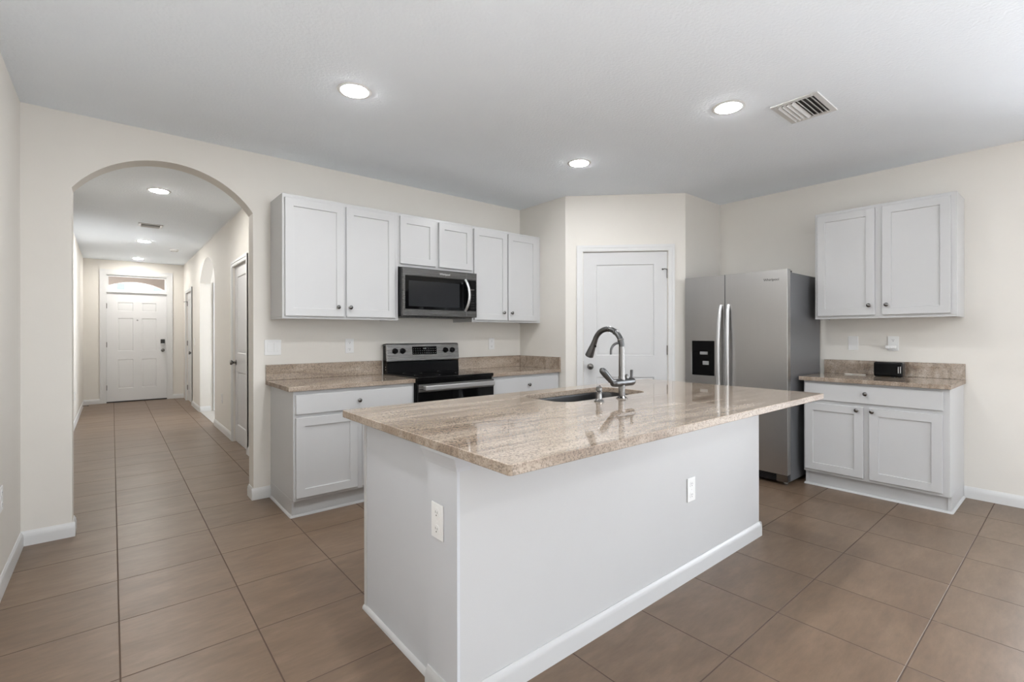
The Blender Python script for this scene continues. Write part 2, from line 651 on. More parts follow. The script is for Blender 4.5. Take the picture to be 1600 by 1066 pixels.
glazed('window_2', 1.7, 2.9, 0.5, 2.3, YR0 + 0.04, (2.3,))
glazed('added_left_window', 0, 1.4, 0.4, 2.4, 0, (0.7,), 0.06, (XL - 0.05, -4.5, 0), R(90))  # unseen left wall window, added to brighten surfaces facing left
glazed('window_3', 0, 3.9, 0, 2.3, 0, (0.98, 1.95, 2.92), 0.06, (XR + 0.05, 0.1, 0), R(-90))

# hall
struct(MB().box(HX0 - 0.15, HX0, YB + 0.15, YE, 0, HC).build('wall_hall_left', M['wall']), 'cream left wall of the hall')
C0, C1, CH = 5.71, 6.47, 2.06                       # closet door opening
B0, B1 = 7.80, 9.27                                 # second arch
F0, F1 = 10.28, 11.10                               # far door opening
hr = ([(YB + 0.15, 0), (C0, 0), (C0, CH), (C1, CH), (C1, 0), (B0, 0)] + seg_arch(B0, B1, 2.10, 2.43)
      + [(B1, 0), (F0, 0), (F0, CH), (F1, CH), (F1, 0), (YE, 0), (YE, HC), (YB + 0.15, HC)])
struct(MB().prism(hr, 'X', HX1, HX1 + 0.15).build('wall_hall_right', M['wall'], ang=20), 'cream right wall of the hall with a small arch')
D0, D1, DH, TH = -0.10, 0.845, 2.055, 2.40          # front door and transom opening
he = [(HX0 - 0.15, 0), (D0, 0), (D0, TH), (D1, TH), (D1, 0), (HX1 + 0.15, 0), (HX1 + 0.15, HC), (HX0 - 0.15, HC)]
struct(MB().prism(he, 'Y', YE, YE + 0.15).build('wall_hall_end', M['wall']), 'cream wall around the front door')
# side passage behind the small arch
sp = MB()
sp.box(HX1 + 0.15, 3.0, B1 + 0.02, B1 + 0.12, 0, HC)
sp.box(HX1 + 0.15, 3.0, B0 - 0.12, B0 - 0.02, 0, HC)
sp.box(3.0, 3.1, B0 - 0.02, B1 + 0.02, 0, 0.5).box(3.0, 3.1, B0 - 0.02, B1 + 0.02, 2.3, HC)
struct(sp.build('wall_side_passage', M['wall']))
struct(MB().box(HX1, 3.0, B0, B1, 0, 0.006).build('floor_2', M['wood']), 'pale grey plank floor in the side passage')

glazed('added_passage_window', 0, B1 - B0 + 0.04, 0.5, 2.3, 0, ((B1 - B0) / 2,), 0.06, (3.02, B1 + 0.02, 0), R(-90))  # passage window added to bring more daylight into the hall

# ------------------------------------------------------------------ baseboards
BBP = [(0, 0), (-0.014, 0), (-0.014, 0.052), (-0.012, 0.058), (-0.012, 0.07), (-0.007, 0.078), (-0.004, 0.087), (0, 0.087)]


def baseboard(name, p0, p1, mat='trim', parent=None):
    """board along p0->p1 standing on the right-hand side of the wall line (its face towards -normal)"""
    p0, p1 = Vector(p0), Vector(p1)
    d = (p1 - p0)
    ln = d.length
    mb = MB()
    mb.prism(BBP, 'X', 0, ln)
    o = mb.build(name, M[mat], parent, (p0.x, p0.y, 0), math.atan2(d.y, d.x))
    if parent is None:
        struct(o)
    return o


baseboard('baseboard_back_left', (XL, YB), (A0 + 0.014, YB))
baseboard('baseboard_arch_left', (A0, YB), (A0, YB + 0.15))
baseboard('baseboard_back_right', (A1 - 0.014, YB), (0.944, YB))
baseboard('baseboard_arch_right', (A1, YB + 0.15), (A1, YB))
baseboard('baseboard_left', (XL, YRB), (XL, YB - 0.014))
baseboard('baseboard_right', (XR, 0.606), (XR, 0.1))
baseboard('baseboard_hall_left', (HX0, YB + 0.15), (HX0, YE - 0.014))
baseboard('baseboard_hall_end_left', (HX0, YE), (D0 - 0.075, YE))
baseboard('baseboard_hall_end_right', (D1 + 0.075, YE), (HX1, YE))
baseboard('baseboard_hall_right_far', (HX1, F0 - 0.065), (HX1, B1))
baseboard('baseboard_hall_right_mid', (HX1, B0), (HX1, C1 + 0.065))
baseboard('baseboard_hall_right_near', (HX1, C0 - 0.065), (HX1, YB + 0.15))
baseboard('baseboard_small_arch', (HX1, B1), (HX1 + 0.15, B1))
baseboard('baseboard_pantry_left', (PX + 0.006, PY - 0.006), (PX + 0.11 * s2, PY - 0.11 * s2))

# ------------------------------------------------------------------ doors
PROF_DOOR = [(0.007, 0.009), (0.013, 0.009), (0.028, 0.002)]


def casing(name, w0, w1, top, loc, rz, cw=0.06, label=None):
    mb = MB()
    for i, (a, t) in enumerate(((0, 0.011), (0.006, 0.016), (0.034, 0.013))):
        b = (cw if i == 0 else cw - 0.004 if i == 1 else cw - 0.02)
        if i == 1:
            a, b = cw - 0.026, cw
        if i == 2:
            a, b = 0.008, 0.022
        mb.box(w0 - b, w0 - a, -t, 0, 0, top + a)
        mb.box(w1 + a, w1 + b, -t, 0, 0, top + a)
        mb.box(w0 - b, w1 + b, -t, 0, top + a, top + b)
    o = mb.build(name, M['trim'], None, loc, rz)
    return struct(o, label)


def door_knob(parent, x, z, y=0.0):
    k = MB()
    k.lathe([(0.031, 0), (0.031, 0.006), (0.014, 0.009), (0.011, 0.03), (0.02, 0.036), (0.028, 0.046), (0.029, 0.055), (0.023, 0.064), (0.001, 0.067)], (x, y, z), (0, -1, 0))
    return k.build('knob', M['knob'], parent)


def hinge(parent, x, z, y=0.0):
    k = MB()
    k.box(x - 0.004, x + 0.004, y - 0.003, y, z - 0.045, z + 0.045)
    k.cyl((x, y - 0.006, z - 0.047), (x, y - 0.006, z + 0.047), 0.006, n=10)
    return k.build('hinge', M['knob'], parent)


def two_panel_door(name, w, h, loc, rz, knob_x, hinge_x, label, sill=0.008):
    st = 0.13
    mb = MB()
    mb.relief([0, st, w - st, w], [sill, 0.21, 0.83, 1.045, h - 0.125, h], {(1, 1), (1, 3)}, 0, 0.035, PROF_DOOR, 0.002)
    o = struct(mb.build(name, M['door'], None, loc, rz), label)
    door_knob(o, knob_x, 0.935)
    for z in (0.25, 1.10, 1.86):
        hinge(o, hinge_x, z)
    return o


# pantry door in the diagonal wall
casing('trim_1', LS0 - 0.006, LS1 + 0.006, LH + 0.004, (PX, PY, 0), R(-45), label='white casing around the pantry door')
LW = LS1 - LS0
dp = two_panel_door('door_2', LW, LH - 0.003, (PX + LS0 * s2 + 0.012 * s2, PY - LS0 * s2 + 0.012 * s2, 0), R(-45), 0.068, LW - 0.002,
                    'white two panel pantry door with nickel knob', 0.01)
mb = MB()                                           # hinge-pin door stop on the top hinge
mb.tube([(LW - 0.002, -0.008, 1.90), (LW - 0.03, -0.022, 1.905), (LW - 0.05, -0.03, 1.90)], 0.004, 8)
mb.cyl((LW - 0.05, -0.03, 1.90), (LW - 0.056, -0.033, 1.898), 0.009, n=10)
mb.build('door_stop', M['knob'], dp)
MB().box(0.0, 0.003, -0.0015, 0.03, 0.88, 0.99).build('latch_plate', M['knob'], dp)

# hall closet door, seen edge on; local x runs towards the camera
casing('trim_2', 0, C1 - C0, CH, (HX1, C1, 0), R(-90), label='white casing around the hall closet door')
two_panel_door('door_3', C1 - C0, CH - 0.003, (HX1 + 0.02, C1, 0), R(-90), 0.065, C1 - C0 - 0.004, 'white hall closet door with a dark knob')
# far door on the right of the hall
casing('trim_3', 0, F1 - F0, CH, (HX1, F1, 0), R(-90), label='white casing of the far hall door')
df = two_panel_door('door_4', F1 - F0, CH - 0.003, (HX1 + 0.02, F1, 0), R(-90), F1 - F0 - 0.065, 0.004, 'far white door at the end of the hall on the right')
mb = MB()
mb.tube([(0.004, -0.008, 1.89), (0.03, -0.03, 1.895), (0.035, -0.07, 1.89)], 0.005, 8)
mb.build('door_stop', M['knob'], df)
# door in the side passage
casing('trim_4', 0, 0.76, CH, (HX1 + 0.25, B1 + 0.02, 0), 0, label='white casing inside the side passage')
two_panel_door('door_5', 0.76, CH - 0.003, (HX1 + 0.25, B1 - 0.012, 0), 0, 0.69, 0.004, 'white door inside the side passage')

# front door with a transom above it
casing('trim_5', D0, D1, TH, (0, YE, 0), 0, 0.075, label='white casing around front door and transom')
jm = MB()
jm.box(D0, D0 + 0.018, YE, YE + 0.12, 0, TH).box(D1 - 0.018, D1, YE, YE + 0.12, 0, TH).box(D0 + 0.018, D1 - 0.018, YE, YE + 0.12, TH - 0.018, TH)
jm.box(D0 + 0.018, D1 - 0.018, YE - 0.004, YE + 0.12, DH, DH + 0.035)
struct(jm.build('trim_6', M['trim']), 'white jambs and transom bar of the front door')
DW = D1 - D0 - 0.036
a, c, p = 0.165, 0.13, (DW - 2 * 0.165 - 0.13) / 2
mb = MB()
mb.relief([0, a, a + p, a + p + c, DW - a, DW], [0.02, 0.26, 0.80, 0.96, 1.575, 1.71, 1.87, DH - 0.002],
          {(1, 1), (3, 1), (1, 3), (3, 3), (1, 5), (3, 5)}, 0, 0.045, PROF_DOOR, 0.002)
fd = struct(mb.build('door_1', M['fdoor'], None, (D0 + 0.018, YE + 0.03, 0), 0), 'white six panel front door with keypad lock')
for z in (0.28, 1.08, 1.80):
    hinge(fd, 0.003, z)
door_knob(fd, DW - 0.065, 0.96)
kp = MB().box(DW - 0.10, DW - 0.032, -0.022, 0, 1.055, 1.175, 0.008).build('keypad_lock', M['dark'], fd)
MB().box(DW - 0.10, DW - 0.032, -0.03, -0.021, 1.055, 1.095, 0.006).build('lock_cover', M['hsteel'], kp)
MB().lathe([(0.014, 0), (0.014, 0.003), (0.006, 0.006)], (DW / 2, 0, 1.54), (0, -1, 0)).build('peephole', M['grey'], fd)
MB().box(0, DW, -0.012, 0.05, 0, 0.018).build('threshold', M['dark'], fd)
tw = MB()
TX0, TX1, TZ0, TZ1 = D0 + 0.018, D1 - 0.018, DH + 0.035, TH - 0.018
for b in ((TX0, TX0 + 0.03, TZ0, TZ1), (TX1 - 0.03, TX1, TZ0, TZ1), (TX0 + 0.03, TX1 - 0.03, TZ0, TZ0 + 0.025), (TX0 + 0.03, TX1 - 0.03, TZ1 - 0.025, TZ1)):
    tw.box(b[0], b[1], YE + 0.04, YE + 0.09, b[2], b[3])
wt = struct(tw.build('window_1', M['trim']), 'glazed transom above the front door')
MB().box(TX0 + 0.03, TX1 - 0.03, YE + 0.06, YE + 0.066, TZ0 + 0.025, TZ1 - 0.025).build('pane', M['pane'], wt)

# outside: ground, entry porch with an arch, the house across the street
struct(MB().box(-12, 14, YE + 0.2, 45, -0.25, -0.101).build('ground', M['concrete']))
PYF = 14.0
pa = [(-1.4, -0.1), (-0.55, -0.1)] + seg_arch(-0.42, 1.20, 2.10, 2.475) + [(1.20, -0.1), (2.3, -0.1), (2.3, HC + 0.3), (-1.4, HC + 0.3)]
pa[1] = (-0.42, -0.1)
struct(MB().prism(pa, 'Y', PYF, PYF + 0.2).build('wall_porch', M['stucco'], ang=20), 'beige porch wall with an arch beyond the front door')
struct(MB().box(-1.4, 2.3, YE + 0.15, PYF, HC + 0.12, HC + 0.2).build('ceiling_porch', M['stucco']))
struct(MB().box(-1.5, -1.4, YE + 0.15, PYF + 0.2, -0.1, HC + 0.2).box(2.3, 2.4, YE + 0.15, PYF + 0.2, -0.1, HC + 0.2).build('wall_porch_sides', M['stucco']))
hs = thing('house', 'white house seen through the transom above the front door', 'house', (0.6, 34, -0.1))
MB().box(-7, 9, 0, 6, 0, 7).build('wall', M['white_wall'], hs)
MB().box(-0.40, -0.06, -0.08, 0, 3.2, 4.2).build('sky_patch', M['skyblue'], hs)  # blue patches on the house stand in for bits of sky
MB().box(1.2, 1.62, -0.08, 0, 3.2, 4.2).build('sky_patch', M['skyblue'], hs)

# ------------------------------------------------------------------ cabinet kit (local: x width, front towards -y, back at y=0)
PROF_SHAKER = [(0.0015, 0.0085), (0.004, 0.010)]
FR = 0.058


def shaker(name, x0, x1, z0, z1, yf, parent, th=0.02, fr=FR):
    mb = MB()
    mb.relief([x0, x0 + fr, x1 - fr, x1], [z0, z0 + fr, z1 - fr, z1], {(1, 1)}, yf - th, yf - 0.0005, PROF_SHAKER, 0.002)
    return mb.build(name, M['cab'], parent)


def slab_front(name, x0, x1, z0, z1, yf, parent, th=0.02):
    mb = MB()
    mb.relief([x0, x1], [z0, z1], set(), yf - th, yf - 0.0005, [], 0.003)
    return mb.build(name, M['cab'], parent)


def knob(parent, x, z, y):
    k = MB()
    k.lathe([(0.009, 0), (0.009, 0.003), (0.0055, 0.006), (0.0055, 0.014), (0.012, 0.018), (0.0155, 0.022), (0.0155, 0.026), (0.011, 0.030), (0.001, 0.0315)], (x, y, z), (0, -1, 0), 20)
    return k.build('knob', M['knob'], parent)


def wall_cabinet(label, w, z0, z1, depth, loc, rz, doors, knobs, group=None):
    """doors: (x0,x1,z0,z1) in local metres from the left end, knobs: (door index, x, z)"""
    t = thing('wall_cabinet', label, 'cabinet', (loc[0], loc[1], z0), rz, group)
    mb = MB()
    mb.box(0, w, -depth, -0.001, 0.012, z1 - z0, 0.0015, 1)
    mb.box(0, w, -depth, -depth + 0.02, 0, 0.012)      # lower lip of the face frame
    mb.box(0, 0.016, -depth + 0.02, -0.001, 0, 0.012).box(w - 0.016, w, -depth + 0.02, -0.001, 0, 0.012)
    mb.build('body', M['cab'], t)
    ds = [shaker('door', a, b, c - z0, d - z0, -depth, t) for a, b, c, d in doors]
    for i, x, z in knobs:
        knob(ds[i], x, z - z0, -depth - 0.02)
    return t


def base_cabinet(label, w, depth, loc, rz, drawers, doors, knobs, top=CT - CTH, side_left=True, side_right=True, group=None):
    t = thing('base_cabinet', label, 'cabinet', (loc[0], loc[1], 0), rz, group)
    mb = MB()
    mb.box(0, w, -depth, -0.001, 0.118, top - 0.001, 0.0015, 1)
    if side_left:
        mb.box(0, 0.018, -depth + 0.040, -0.001, 0, 0.118)
    if side_right:
        mb.box(w - 0.018, w, -depth + 0.040, -0.001, 0, 0.118)
    mb.build('body', M['cab'], t)
    k = MB()
    k.box(0.0185 if side_left else 0.001, w - (0.0185 if side_right else 0.001), -depth + 0.048, -depth + 0.06, 0, 0.1175)
    k.build('toe_kick', M['cab'], t)
    # quarter-round shoe along the front and the open ends
    q = [(0, 0), (-0.012, 0), (-0.010, 0.008), (-0.005, 0.013), (0, 0.015)]
    s = MB()
    s.prism([(-depth + 0.040 + a, b) for a, b in q], 'X', -0.008 if side_left else 0.001, w + (0.008 if side_right else -0.001))
    if side_left:
        s.prism([(a, b) for a, b in q], 'Y', -depth + 0.035, -0.02)
    if side_right:
        s.prism([(w - a, b) for a, b in q], 'Y', -depth + 0.035, -0.02)
    s.build('shoe_molding', M['cab'], t)
    parts = []
    for a, b, c, d in drawers:
        parts.append(slab_front('drawer', a, b, c, d, -depth, t))
    for a, b, c, d in doors:
        parts.append(shaker('door', a, b, c, d, -depth, t))
    for i, x, z in knobs:
        knob(parts[i], x, z, -depth - 0.02)
    return t


# wall cabinets along the back wall
UX = 0.948
UB, UT = 1.378, 2.292
wall_cabinet('white wall cabinet with two doors, left of the microwave', 0.914, UB, UT, 0.33, (UX, YB), 0,
             [(0.016, 0.448, 1.398, 2.262), (0.466, 0.880, 1.398, 2.262)], [(0, 0.396, 1.472), (1, 0.492, 1.472)])
wall_cabinet('short white wall cabinet with two doors above the microwave', 0.762, 1.838, UT, 0.33, (UX + 0.914, YB), 0,
             [(0.014, 0.357, 1.862, 2.266), (0.393, 0.752, 1.862, 2.266)], [])
wall_cabinet('white wall cabinet with two doors, right of the microwave', 0.884, UB, UT, 0.33, (UX + 1.676, YB), 0,
             [(0.016, 0.420, 1.398, 2.266), (0.436, 0.828, 1.398, 2.266)], [(0, 0.366, 1.474), (1, 0.470, 1.474)])
# on the right wall (local x runs towards the camera)
wall_cabinet('white wall cabinet with two doors above the black box counter', 0.914, 1.385, 2.297, 0.33, (XR, 1.518), R(-90),
             [(0.022, 0.428, 1.41, 2.27), (0.476, 0.882, 1.41, 2.27)], [(0, 0.394, 1.488), (1, 0.508, 1.488)])

# base cabinets
base_cabinet('white base cabinet with one drawer and two doors beside the archway', 0.914, 0.61, (0.945, YB), 0,
             [(0.014, 0.896, 0.712, 0.845)], [(0.014, 0.446, 0.14, 0.688), (0.484, 0.896, 0.14, 0.688)],
             [(0, 0.452, 0.777), (1, 0.41, 0.65), (2, 0.52, 0.65)], side_right=False)
base_cabinet('white base cabinet between the range and the pantry wall', 0.872, 0.61, (2.632, YB), 0,
             [(0.014, 0.845, 0.712, 0.845)], [(0.014, 0.415, 0.14, 0.688), (0.445, 0.845, 0.14, 0.688)],
             [(0, 0.444, 0.777), (1, 0.38, 0.65), (2, 0.48, 0.65)], side_left=False, side_right=False)
base_cabinet('white base cabinet with a drawer and two doors on the right wall', 0.914, 0.58, (XR, 1.522), R(-90),
             [(0.012, 0.880, 0.719, 0.855)], [(0.012, 0.416, 0.142, 0.69), (0.454, 0.876, 0.142, 0.69)],
             [(0, 0.434, 0.797), (1, 0.378, 0.666), (2, 0.476, 0.666)], side_left=True)

# ------------------------------------------------------------------ countertops
BST = 1.026


def counter(label, outer, splash, loc=(0, 0), rz=0):
    t = thing('countertop', label, 'countertop', (loc[0], loc[1], CT - CTH), rz)
    mesh_obj('slab', slab_mesh(outer, [], 0, CTH), M['granite'], t)
    for b in splash:
        MB().box(b[0], b[1], b[2], b[3], CTH + 0.0005, BST - CT + CTH, 0.0015, 1).build('backsplash', M['granite'], t)
    return t


counter('beige granite countertop and backsplash left of the range', [(0.91, 3.43), (1.857, 3.43), (1.857, YB - 0.001), (0.91, YB - 0.001)],
        [(0.91, 1.857, YB - 0.022, YB - 0.001)])
counter('beige granite countertop and backsplash right of the range', [(2.634, 3.43), (3.508, 3.43), (3.508, YB - 0.001), (2.634, YB - 0.001)],
        [(2.634, 3.486, YB - 0.022, YB - 0.001), (3.487, 3.508, 3.432, YB - 0.001)])
counter('brown granite countertop and backsplash on the right wall', [(0, -0.625), (0.948, -0.625), (0.948, -0.001), (0, -0.001)],
        [(0, 0.948, -0.022, -0.001)], (XR, 1.545), R(-90))

# ------------------------------------------------------------------ island
IX0, IX1 = 0.895, 3.105
IYF, IYB = 1.315, 2.135
ICB = CT - CTH
isl = thing('kitchen_island', 'long white kitchen island standing on the tiled floor', 'kitchen island', ((IX0 + IX1) / 2, (IYF + IYB) / 2, 0))


def loc_isl(o):
    o.matrix_parent_inverse = Matrix.Translation(-isl.location)
    return o


KX = 0.862                                             # the knee wall stands proud of the end panel
loc_isl(MB().box(KX + 0.012, IX1, IYF, 1.502, 0, ICB - 0.001).build('knee_wall', M['island'], isl))
loc_isl(MB().box(KX, KX + 0.0118, IYF, 1.502, 0, ICB - 0.001).build('lightened_end_skin', M['panel'], isl))  # thin skin in the lightened white, brightening the knee wall's shaded end
cb = MB()
cb.box(IX0, IX1 - 0.02, 1.503, IYB, 0.0, 0.66)
cb.box(IX0, 1.70, 1.503, IYB, 0.66, ICB - 0.001).box(2.63, IX1 - 0.02, 1.503, IYB, 0.66, ICB - 0.001)
cb.box(1.70, 2.63, 2.112, IYB, 0.66, ICB - 0.001)
cb.box(1.70, 2.63, 1.503, 1.66, 0.66, ICB - 0.001)
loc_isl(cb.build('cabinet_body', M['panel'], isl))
# scribe strip on the back corner of the end panel
loc_isl(MB().box(IX0 - 0.004, IX0, IYB - 0.025, IYB, 0, ICB - 0.001).build('corner_strip', M['cab'], isl))
for k in range(4):
    x = IX1 - 0.06 - k * 0.53
    o = MB()
    o.relief([-(x), -(x) + 0.058, -(x - 0.5) - 0.058, -(x - 0.5)], [0.14, 0.198, 0.78, 0.84], {(1, 1)}, -0.02, -0.0005, PROF_SHAKER, 0.002)
    d = o.build('door', M['cab'], isl)
    d.matrix_parent_inverse = Matrix.Translation(-isl.location) @ Matrix.Translation((0, IYB, 0)) @ Matrix.Rotation(PI, 4, 'Z')
# crown under the counter, around the end of the knee wall
CRP = [(0, 0), (0, -0.062), (0.004, -0.062), (0.006, -0.052), (0.008, -0.046), (0.016, -0.03), (0.022, -0.016), (0.026, -0.012), (0.026, 0)]
zt = ICB - 0.001
cr = MB()
path = []
for d, z in CRP:
    d = max(d, -0.0005)
    path.append([(KX - d, 1.512, zt + z), (KX - d, IYF - d, zt + z), (KX + 0.05, IYF - d, zt + z)])
n_ = len(path)
rows = [[path[i][k] for i in range(n_)] for k in range(3)]
cr.loop_skin(rows)
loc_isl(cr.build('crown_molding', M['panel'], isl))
# baseboard around the knee wall, quarter-round along the end panel
for p0, p1 in (((KX, IYF), (IX1 + 0.012, IYF)), ((KX, 1.502), (KX, IYF - 0.013)), ((IX1, IYF - 0.013), (IX1, 1.502))):
    o = baseboard('baseboard', p0, p1, 'cab', isl)
    o.matrix_parent_inverse = Matrix.Translation(-isl.location)
q = [(0, 0), (-0.014, 0), (-0.012, 0.01), (-0.006, 0.017), (0, 0.019)]
loc_isl(MB().prism([(IX0 + a, b) for a, b in q], 'Y', 1.503, IYB).build('shoe_molding', M['cab'], isl))

# island counter with the sink cut-out
SX0, SX1, SY0, SY1 = 1.785, 2.545, 1.722, 2.098
it = thing('countertop', 'large polished beige granite countertop on the kitchen island', 'countertop', (2.03, 1.61, CT - CTH))
outer = [(0.826 - 2.03, 1.0 - 1.61), (3.25 - 2.03, 1.0 - 1.61), (3.25 - 2.03, 2.235 - 1.61), (0.826 - 2.03, 2.235 - 1.61)]


def round_corners(poly, r, n=5):
    out = []
    m = len(poly)
    for i, p in enumerate(poly):
        p = Vector(p)
        a = (Vector(poly[i - 1]) - p).normalized()
        b = (Vector(poly[(i + 1) % m]) - p).normalized()
        c = p + (a + b) * r
        s, e = p + a * r - c, p + b * r - c
        for k in range(n + 1):
            t = k / n
            v = (s * (1 - t) + e * t).normalized() * r
            out.append(tuple(c + v))
    return out


sink_loop = [(x - 2.03, y - 1.61) for x, y in rrect(SX0, SX1, SY0, SY1, 0.10)]
mesh_obj('slab', slab_mesh(round_corners(outer, 0.012), [sink_loop], 0, CTH), M['granite'], it)

sk = thing('kitchen_sink', 'undermount steel sink sunk into the island countertop', 'sink', ((SX0 + SX1) / 2, (SY0 + SY1) / 2, 0.68))
mb = MB()
cxs, cys = (SX0 + SX1) / 2, (SY0 + SY1) / 2


def ring(g, r, z):
    return [(x - cxs, y - cys, z - 0.68) for x, y in rrect(SX0 - g, SX1 + g, SY0 - g, SY1 + g, r)]


zr = ICB - 0.002
mb.loop_skin([ring(0.012, 0.11, zr - 0.004), ring(0.012, 0.11, zr), ring(-0.002, 0.10, zr), ring(-0.004, 0.098, zr - 0.01), ring(-0.014, 0.09, 0.72), ring(-0.03, 0.08, 0.70),
              ring(-0.07, 0.05, 0.695), ring(-0.14, 0.03, 0.693)], False, True)
mb.build('bowl', M['sinks'], sk)
MB().lathe([(0.055, 0.0), (0.055, 0.004), (0.04, 0.004), (0.036, 0.001), (0.001, 0.001)], (0, 0, 0.0135), (0, 0, 1)).build('drain', M['chrome'], sk)

# faucet: gooseneck towards the sink (+y), cross barrel with two levers
FX, FY = 2.16, 1.645
fa = thing('faucet', 'tall gooseneck kitchen faucet with pull-down sprayer behind the sink', 'faucet', (FX, FY, CT))
mb = MB()
mb.lathe([(0.030, 0), (0.030, 0.004), (0.024, 0.009), (0.0185, 0.013), (0.0185, 0.075)], n=28)
mb.build('base', M['chrome'], fa)
mb = MB()                                              # cross barrel
mb.lathe([(0.001, -0.088), (0.012, -0.087), (0.0185, -0.078), (0.022, -0.06), (0.023, 0.055), (0.023, 0.09), (0.019, 0.102), (0.001, 0.106)], (0, 0, 0.088), (1, 0, 0))
mb.build('barrel', M['dchrome'], fa)
mb = MB()
mb.lathe([(0.0185, 0.1), (0.0185, 0.12), (0.0165, 0.125), (0.0165, 0.285)], n=28)
mb.build('column', M['chrome'], fa)
pts = []
for k in range(25):
    a = PI * k / 24 * 0.90
    pts.append((0, 0.098 - 0.098 * math.cos(a), 0.285 + 0.098 * math.sin(a)))
ra = [0.0155] * 20 + [0.015] * 5
mb = MB()
mb.tube(pts, ra, 18)
gn = mb.build('gooseneck', M['dchrome'], fa)
for k in (3, 8, 12):
    mb = MB()
    p, q = Vector(pts[k]), Vector(pts[k + 1])
    mb.tube([p, p + (q - p).normalized() * 0.006], 0.0175, 18)
    mb.build('collar', M['chrome'], gn)
e1, e0 = Vector(pts[-1]), Vector(pts[-2])
dr = (e1 - e0).normalized()
dr = Vector((0, 0.44, -0.90)).normalized()
mb = MB()
mb.tube([e1 - dr * 0.005, e1 + dr * 0.02, e1 + dr * 0.03, e1 + dr * 0.075, e1 + dr * 0.098, e1 + dr * 0.102],
        [0.0155, 0.0165, 0.0175, 0.023, 0.0255, 0.022], 22)
sh = mb.build('spray_head', M['dchrome'], fa)
sd = Vector((-0.6, -0.6, 0)).normalized()
mb = MB()
pb = e1 + dr * 0.035 - Vector((0, 1, 0)) * 0.019
mb.lathe([(0.006, 0), (0.006, 0.003), (0.004, 0.005)], pb, (0, -1, -0.3), 12)
mb.build('spray_button', M['black'], sh)
# small filtered-water hook on the column
hp = []
for k in range(13):
    a = PI * 0.5 * k / 12
    hp.append((-0.012 - 0.05 * math.sin(a), 0.012 + 0.012 * math.sin(a), 0.272 + 0.045 * math.cos(a) - 0.012))
hp.append((hp[-1][0] - 0.001, hp[-1][1], hp[-1][2] - 0.018))
mb = MB()
mb.tube(hp, [0.007] * 11 + [0.0065] * 3, 12)
mb.build('hook_spout', M['dchrome'], fa)
# left lever, leaning out over the counter; right stub lever
mb = MB()
mb.tube([(-0.072, 0.0, 0.09), (-0.092, 0.004, 0.105), (-0.125, 0.01, 0.138), (-0.146, 0.013, 0.157), (-0.154, 0.0145, 0.1635), (-0.159, 0.0153, 0.1675), (-0.161, 0.0156, 0.169)], [0.012, 0.017, 0.0195, 0.0188, 0.016, 0.010, 0.003], 16, 0.9)
mb.build('lever', M['dchrome'], fa)
mb = MB()
mb.tube([(0.088, 0, 0.09), (0.090, 0, 0.118), (0.091, 0, 0.15), (0.091, 0, 0.154)], [0.009, 0.008, 0.0085, 0.005], 14)
mb.build('lever', M['dchrome'], fa)
mb = MB()
mb.lathe([(0.012, 0.098), (0.012, 0.112), (0.009, 0.126), (0.001, 0.132)], (0.045, 0, 0))
mb.build('stem', M['chrome'], fa)

sd_ = thing('soap_dispenser', 'short chrome soap dispenser beside the faucet', 'soap dispenser', (1.964, 1.642, CT))
MB().lathe([(0.026, 0), (0.026, 0.004), (0.019, 0.010), (0.015, 0.018), (0.0145, 0.046), (0.018, 0.05), (0.018, 0.054)], n=24).build('base', M['chrome'], sd_)
MB().lathe([(0.012, 0.054), (0.016, 0.058), (0.016, 0.074), (0.012, 0.078), (0.001, 0.079)], n=24).build('pump_head', M['chrome'], sd_)
MB().tube([(0.01, 0.005, 0.07), (0.03, 0.02, 0.075), (0.045, 0.032, 0.076), (0.052, 0.038, 0.068)], [0.006, 0.0055, 0.005, 0.0045], 10).build('nozzle', M['dchrome'], sd_)

# ------------------------------------------------------------------ range
RX0, RX1 = 1.864, 2.626
rg = thing('range', 'black and stainless electric range between the granite counters', 'range', ((RX0 + RX1) / 2, YB - 0.02, 0))
W = (RX1 - RX0) / 2
FYR = -(YB - 0.02 - 3.435)                             # local y of the body's front
mb = MB()
mb.box(-W, W, FYR, -0.03, 0.06, 0.885)
for sx in (-1, 1):
    for y in (FYR + 0.04, -0.07):
        mb.cyl((sx * (W - 0.05), y, 0), (sx * (W - 0.05), y, 0.06), 0.018, n=12)
mb.build('body', M['black'], rg)
ckt = MB().box(-W, W, FYR - 0.028, -0.06, 0.886, 0.915, 0.006).build('cooktop', M['glass'], rg)
for x, y, r in ((-0.19, -0.46, 0.11), (0.19, -0.46, 0.085), (-0.19, -0.2, 0.085), (0.19, -0.2, 0.11)):
    n = 40
    mb = MB()
    mb.loop_skin([[(x + q * math.cos(2 * PI * k / n), y + q * math.sin(2 * PI * k / n), 0.9155) for k in range(n)] for q in (r, r - 0.003)], False, False)
    mb.build('burner_ring', M['dark'], ckt)
# backguard: black riser and a stainless control panel leaning back
mb = MB()
mb.prism([(-0.085, 0.9), (-0.085, 0.915), (-0.078, 1.012), (-0.065, 1.165), (-0.005, 1.165), (-0.005, 0.9)], 'X', -W + 0.004, W - 0.004)
mb.build('backguard', M['black'], rg)
pt = Matrix.Translation((0, -0.089, 1.012)) @ Matrix.Rotation(R(-6), 4, 'X')
mb = MB()
mb.box(-W - 0.002, W + 0.002, 0, 0.02, 0, 0.166, 0.012, 4)
pn = mb.build('control_panel', M['steelx'], rg)
pn.data.transform(pt)
mb = MB()
mb.box(-W - 0.002, W + 0.002, 0.012, 0.075, 0.150, 0.168, 0.006, 3)
o = mb.build('top_cap', M['dark'], rg)
o.data.transform(pt)
o = MB().box(-0.127, 0.13, -0.0015, 0.001, 0.062, 0.136).build('display', M['glass'], pn)
o.data.transform(pt)
dg = MB()
random.seed(2)
